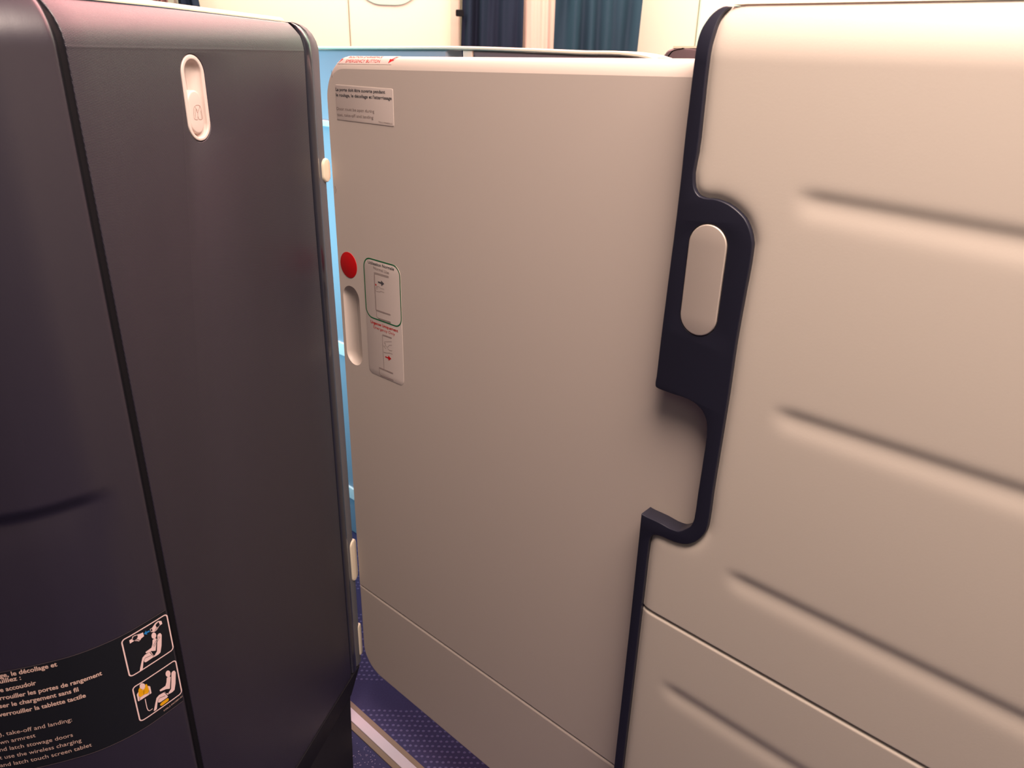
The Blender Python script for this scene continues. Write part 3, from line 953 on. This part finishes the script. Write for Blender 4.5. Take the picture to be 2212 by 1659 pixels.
def sticker_at(t_, y):
    v = min(VT, VT - .024 + .024 * math.sin(min(y / .02, math.pi / 2)))
    k = max(0.0, v - (VT - .043))
    ul = max(-.9235, -.9015 - math.sqrt(max(0, .043 ** 2 - k * k)) + .0035)
    ur = -.8045 + .010 * max(0, y - .018) / .018
    return door_top(ul + t_ * (ur - ul), y, .0003)


es = grid('emergency_sticker', sticker_at, list(np.linspace(0, 1, 40)), list(np.linspace(.0128, .036, 14)), STICK, door, label='sticker with red lettering folded over the top edge')
b1, b2 = Print(), Print()
b2.text('EMERGENCY BUTTON', (-.8994, .0145), (-.8287, .0149), .0042, 0)
b1.text("BOUTON D'URGENCE", (-.8992, .0226), (-.8300, .0230), .0046, 1)
for dx in (0, .1055):
    b1.poly([(x + dx, y) for x, y in ((-.9168, .0142), (-.9172, .0205), (-.9140, .0200), (-.9100, .0262), (-.9055, .0262), (-.9105, .0195), (-.9080, .0190))])
b1.build('bold_lettering', door_top, .0006, RED, es)
b2.build('lettering', door_top, .0006, LRED, es)

# ================================================================== cream padded shell at the right
shell = thing('padded_shell', 'large cream leather padded suite wall with navy edge trim, filling the right side', 'suite wall', DF(-.1, FLOOR, .01))
TLF = DATA['trim_left']
TRG = DATA['trim_right']
lv = np.array([p[1] for p in TLF])[::-1]
lu = np.array([p[0] for p in TLF])[::-1]
lv = np.maximum.accumulate(lv)
rv = np.maximum.accumulate(np.array([p[1] for p in TRG]))
ru = np.array([p[0] for p in TRG])
UL = lambda v: float(np.interp(v, lv, lu))
UR_ = lambda v: float(np.interp(v, rv, ru))
TP = np.array(TRG)
TA, TB = TP[:-1], TP[1:]


def trim_dist(u, v):
    p = np.array([u, v])
    e = TB - TA
    L2 = (e ** 2).sum(1) + 1e-12
    tt = np.clip(((p - TA) * e).sum(1) / L2, 0, 1)
    return float(np.sqrt(((TA + e * tt[:, None] - p) ** 2).sum(1)).min())


GRV = [(1.0811, -.0435, -.2487), (.881, -.0093, -.2348), (.6815, -.0205, -.2541), (.4861, -.027, -.3101)]
PD = .0195


def pad_depth(u, v):
    d = PD
    for g0, sl, us0 in GRV:
        f = min(1, max(0, (u - us0 + .012) / .03))
        f = f * f * (3 - 2 * f)
        k = v - (g0 + sl * (u - us0))
        k /= .0075 if k > 0 else .0130
        if abs(k) < 4:
            d -= .0019 * f * math.exp(-k * k)
    q = trim_dist(u, v)
    if u < UR_(v):
        q = 0
    d -= .0040 * math.exp(-q / .0042)
    return d


seam_v = lambda u: .5838 - .0297 * (u + .354)
UE = .50
SP = [i / 150 for i in range(151)]
SP = [s ** 1.25 for s in SP]


def UM1(v):
    """where the padding ends under the trim at height v: just inside the rightmost open edge"""
    best = -9.0
    for (ua, va), (ub, vb) in zip(TLF, TLF[1:]):
        if min(va, vb) <= v <= max(va, vb):
            t = 0 if va == vb else (v - va) / (vb - va)
            best = max(best, ua + (ub - ua) * t)
    if best < -8:
        best = UL(v)
    return min(best + .0045, max(.5 * (UL(v) + UR_(v)), best + .0008)) if v > 1.19 else best + .0045


def UM(v):
    return max(UM1(min(1.2303, v + k)) for k in (-.002, 0, .002, .004))


def pad_sheet(name, us, ts, vfn, edge):
    """sheet on fixed columns; columns left of the trim's middle line collapse onto it, so it ends under the trim"""
    V, UV, F, cut = [], [], [], []
    for t_ in ts:
        for u in us:
            v, e = vfn(u, t_)
            m_ = UM(min(v, 1.2303))
            cut.append(u <= m_)
            u = max(u, m_)
            V.append(shell_at(u, v, pad_depth(u, v) - edge(e)))
            UV.append((u, v))
    n = len(us)
    for j in range(len(ts) - 1):
        for i in range(n - 1):
            q = (j * n + i, j * n + i + 1, (j + 1) * n + i + 1, (j + 1) * n + i)
            if not all(cut[k] for k in q):
                F.append(q)
    me = mesh(name, V, F, 80, UV)
    bm = bmesh.new()
    bm.from_mesh(me)
    bmesh.ops.delete(bm, geom=[v for v in bm.verts if not v.link_faces], context='VERTS')
    bm.to_mesh(me)
    bm.free()
    return link(name, me, LEATHER, shell)


VTOP = 1.2312
USH = list(np.arange(-.41, -.18, .0022)) + list(np.arange(-.18, UE, .008))
tu = sorted(set([0, .0015, .003, .0046] + list(np.linspace(.008, .92, 230)) + list(np.linspace(.92, 1, 26))))
tl = sorted(set(list(np.linspace(0, .98, 120)) + list(np.linspace(.98, 1, 14))))

pad_sheet('padded_panel', USH, tu, lambda u, t_: (seam_v(u) + .0004 + t_ * (VTOP - seam_v(u) - .0004), t_ * (VTOP - seam_v(u))), lambda e: .0028 * (1 - e / .0022) ** 2 if e < .0022 else 0)
pad_sheet('lower_padded_panel', USH, tl, lambda u, t_: (.04 + t_ * (seam_v(u) - .0406), (1 - t_) * (seam_v(u) - .0406)), lambda e: .005 * (1 - math.sqrt(max(0, 1 - (1 - e / .005) ** 2))) if e < .005 else 0)
plate('seam_gap', [(-.36, seam_v(-.36) - .006), (.48, seam_v(.48) - .006), (.48, seam_v(.48) + .006), (-.36, seam_v(-.36) + .006)], DF, .0145, .012, EDGING, shell, bevel=0)
outline = [tuple(p) for p in TLF] + [tuple(p) for p in TRG]
PC = (-.3283, .99215, .0392, .1095)
cuts = [1.187 + .0035 * i for i in range(13)]
et = plate('edge_trim', outline, shell_at, .0215, .0015, NAVY, shell, bevel=.0010, holes=[pill(PC[0], PC[1], PC[2] + .0016, PC[3] + .0016, 18)], cuts=cuts, steps=4, label='dark navy trim with finger notch')
plate('release_plate', pill(*PC, n=18), shell_at, .0223, .010, BRUSH, shell, bevel=.0012, steps=4, label='brushed metal oblong plate set in the trim')
capl = [Vector((-.3405, 1.2322)), Vector((-.334, 1.2326)), Vector((-.2, 1.2326)), Vector((.5, 1.2326))]
caph = [Vector((-.336, 1.2375)), Vector((-.330, 1.239)), Vector((-.2, 1.239)), Vector((.5, 1.2392))]
dt = rollz(1.2312, V0, SR) + .0215
rail('top_cap', capl, caph, DF, [(0, dt - .001), (.25, dt - .002), (.8, dt - .007), (1, dt - .012)], CAPM, shell, back=-.05, n=60)
plate('back_panel', rrect(-.33, .5, .04, 1.2, .01, 3), DF, -.036, -.05, LEATHER, shell, bevel=.001)

# ================================================================== dark wardrobe at the left
ward = thing('wardrobe', 'dark woven fabric wardrobe front with a beige slide latch, left of the door', 'wardrobe', LF(-.25, FLOOR, -.02))
jA = smooth_line([(.003, .095), (.003, .6), (.003, 1.15), (.0042, 1.175), (.004, 1.192), (.001, 1.2015), (-.0025, 1.2094), (-.009, 1.2144), (-.017, 1.2165), (-.035, 1.2195)])
jB = smooth_line([(-.0165, .095), (-.016, .6), (-.015, 1.15), (-.0142, 1.178), (-.0145, 1.195), (-.0155, 1.205), (-.0185, 1.2125), (-.026, 1.2165), (-.042, 1.2185)])
jC = smooth_line([(-.036, .095), (-.036, .6), (-.036, 1.10), (-.0345, 1.165), (-.0335, 1.19), (-.0340, 1.20), (-.0368, 1.2098), (-.0405, 1.2153), (-.0465, 1.2185)])
jD = smooth_line([(-.0415, .095), (-.0415, .6), (-.0415, 1.10), (-.0385, 1.165), (-.0377, 1.19), (-.0380, 1.20), (-.0408, 1.2092), (-.0443, 1.2145), (-.0489, 1.2178)])
wt = lambda u: 1.2178 + .0045 * min(1, max(0, (-.0489 - u) / .24)) + .0012 * min(1, max(0, (-.29 - u) / .16))
LC = (-.2793, 1.1355, .0400, .0890)
topl = [(u, wt(u)) for u in np.linspace(-.0489, -.4465, 14)]
ol = [(-.4465, .0925), (-.0415, .0925)] + [tuple(p) for p in resample(jD, 60)[1:]] + topl[1:]
plate('front_panel', ol, lambda u, v, d: ward_at(u, v, d + .00016 * math.exp(-((v - 1.1845) / .0011) ** 2)), 0, -.012, FABRIC, ward, bevel=.0012, holes=[pill(*LC, n=18)], cuts=[1.1815, 1.1825, 1.1835, 1.184, 1.1845, 1.185, 1.1855, 1.1865, 1.1875] + [1.1885 + .0035 * i for i in range(10)], ucuts=[-.1, -.2, -.35])
rail('gap_seal', jD, jC, ward_at, [(0, -.006), (1, -.006)], BLACK, ward, back=-.012)
rail('edge_trim', jC, jB, ward_at, [(0, -.003), (.08, -.0004), (.2, .0006), (.35, .0013), (.5, .0015), (.65, .0012), (.8, .0006), (.92, -.0006), (1, -.002)], NAVYG, ward, back=-.012)
rail('jamb_trim', jB, jA, ward_at, [(0, -.0015), (.12, 0), (.8, .0004), (1, -.0012)], GREY, ward, back=-.03)
for bu, bv, bw, bh, d0, d1 in ((-.0035, 1.0255, .021, .034, .004, -.012), (-.001, .334, .022, .088, .003, -.012), (.0025, .146, .013, .075, .002, -.010)):
    plate('bumper', rrect(bu - bw / 2, bu + bw / 2, bv - bh / 2, bv + bh / 2, bw * .48, 8), LF, d0, d1, CAPM, ward, bevel=.003)
plate('bottom_trim', [(-.449, .0468 + .008), (-.211, .0468), (-.049, .0556), (-.0075, .0905), (-.0075, .0920), (-.449, .0920)], LF, .0015, -.03, DARK, ward, bevel=.001)
plate('kick_plate', [(-.449, FLOOR), (-.119, FLOOR), (-.0495, .0562), (-.2, .0495), (-.449, .055)], lambda u, v, d: LF(u, v, d + .033 * min(1, (.0562 - v) / .1056)), -.001, -.03, DARK, ward, bevel=.001)
plate('back_panel', [(-.44, FLOOR), (-.055, FLOOR), (-.055, .05), (-.012, .1), (-.012, 1.17), (-.03, 1.19), (-.44, 1.19)], LF, -.032, -.05, NAVY, ward, bevel=.001)
cl = [Vector((u, wt(u) + .001)) for u in np.linspace(-.447, -.047, 20)]
dt = rollz(1.2225, LV0)
rail('top_cap', cl, [p + Vector((0, .0055)) for p in cl], LF, [(0, dt - .001), (.25, dt - .001), (.8, dt - .004), (1, dt - .008)], CAPM, ward, back=-.055, n=40)

lh = plate('latch_housing', pill(*[LC[0], LC[1], LC[2] - .0018, LC[3] - .0018], n=18), ward_at, .0004, -.004, BEIGE, ward, bevel=.0012, holes=[pill(LC[0], LC[1] - .0005, .0285, .0785, 18)], hbevel=.0016, label='beige oblong latch housing')
bm = bmesh.new()
prev = None
hl = pill(LC[0], LC[1] - .0005, .0290, .0790, 18)
for k in range(9):
    a = math.pi / 2 * k / 8
    q = inset(ccw(hl), .0085 * (1 - math.cos(a)) + .0008 * k / 8)
    cur = [bm.verts.new(ward_at(x, y, -.0012 - .0085 * math.sin(a))) for x, y in q]
    if prev:
        for i in range(len(cur)):
            bm.faces.new((prev[i], prev[(i + 1) % len(cur)], cur[(i + 1) % len(cur)], cur[i]))
    prev = cur
bm.faces.new(prev)
bmesh.ops.recalc_face_normals(bm, faces=bm.faces)
me = bpy.data.meshes.new('recess')
bm.to_mesh(me)
bm.free()
me.shade_smooth()
link('recess', me, BEIGE, lh)
ls = plate('latch_slider', pill(-.2805, 1.1218, .0235, .0445, 16), ward_at, -.0010, -.0095, BEIGE, ward, bevel=.0022, steps=5, label='raised beige slider marked with a jacket')
cp = Print()
for L in DATA['coat']:
    cp.stroke(L, .0004, seg=.002)
cp.build('jacket_emblem', ward_at, -.0008, mat('engraved_brown', (150, 115, 100), .5, .4), ls)

# ================================================================== curved console at the far left
con = thing('seat_console', 'dark smooth rounded console with a safety placard, at the left edge', 'console', console_at(.1, FLOOR, -.03))
sv = sorted(set(list(np.linspace(FLOOR, .72, 24)) + list(np.linspace(.72, .81, 40)) + list(np.linspace(.81, 1.18, 14)) + list(np.linspace(1.18, 1.2235, 16))))
ss = sorted(set(list(np.linspace(.0022, .30, 90)) + list(np.linspace(.30, PS[-1] - .002, 12))))
grid('padded_cover', lambda s, v: console_at(s, v, -.003 * math.exp(-(s - .0022) / .0012)), ss, sv, VINYL, con, smooth=70, back=lambda s, v: console_at(s, v, -.004 - .026 * min(1, s / .1)))
rail('piping', [Vector((.0024, FLOOR)), Vector((.0024, 1.16)), Vector((.0024, 1.2235))], [Vector((-.0050, FLOOR)), Vector((-.0050, 1.16)), Vector((-.0050, 1.2235))], lambda s, v, d: ward_at(-.4515 - s, v, d) , [(0, -.0035), (.2, -.0018), (.8, -.0013), (1, -.0012)], BLACK, con, back=-.012, n=90)
rail('top_cap', [Vector((s, 1.2245)) for s in ss], [Vector((s, 1.230)) for s in ss], lambda s, v, d: console_at(s, 1.2235, d) * 1.0 + Vector((0, 0, v - 1.2235)), [(0, -.001), (.3, .001), (1, -.003)], CAPM, con, back=-.04, n=60)
PT, PB = .5898, .4500
plc = grid('safety_placard', lambda s, v: console_at(s, v, .0004), list(np.linspace(.0062, .40, 90)), list(np.linspace(PB, PT, 6)), PLAC, con, smooth=70, back=lambda s, v: console_at(s, v, .0001), label='black placard with pale safety instructions and seated figure diagrams')
pe = Print()
pe.stroke([(.0064, PT), (.40, PT)], .0006)
pe.stroke([(.0064, PB), (.40, PB)], .0008)
pe.build('placard_edge', console_at, .0007, PLINE, plc)
half = lambda L: 0 if sum(p[1] for p in L) / len(L) > .523 else 1
for q in (0, 1):
    fp, kp, yp = Print(), Print(), Print()
    fp.stroke(rrect(.0058, .0602, .5312, .5840, .004, 5) if q == 0 else rrect(.0060, .0601, .4627, .5151, .004, 5), .0015, closed=True)
    for L in DATA['tube']:
        if q == half(L):
            fp.stroke(L, .0009)
    for L in DATA['pink']:
        if q == half(L):
            fp.poly(L)
    fp.build('figure_diagram', console_at, .0007, PINK, plc)
    for L in DATA['dark']:
        if q == half(L):
            kp.poly(L)
    for L in DATA['dark_lines']:
        if q == half(L):
            kp.stroke(L, .00042)
    kp.build('figure_outlines', console_at, .0011, PLAC, plc)
for nm, L, m in (('yellow_vest', DATA['yellow'][0], YEL), ('yellow_pouch', DATA['yellow'][1], YEL), ('blue_arrow', DATA['blue'][0], BLUEP)):
    yp = Print()
    yp.poly(L)
    yp.build(nm, console_at, .0009, m, plc)
tb, tn = Print(), Print()
for pre, body, bold, p0, p1 in DATA['placard_text']:
    (tb if bold else tn).text(body, p0, p1, .0056 if bold else .0054, bold, prefix=pre)
p0, p1 = DATA['placard_code']
tc_ = Print()
tc_.text('F35L2-99C001-01', p0, p1, .0022, 0)
tc_.build('part_number', console_at, .0007, TEXTP, plc)
mir = lambda s, v, d: console_at(s, v, d)
tb.build('bold_lettering', mir, .0007, TEXTP, plc)
tn.build('lettering', mir, .0007, TEXTP, plc)
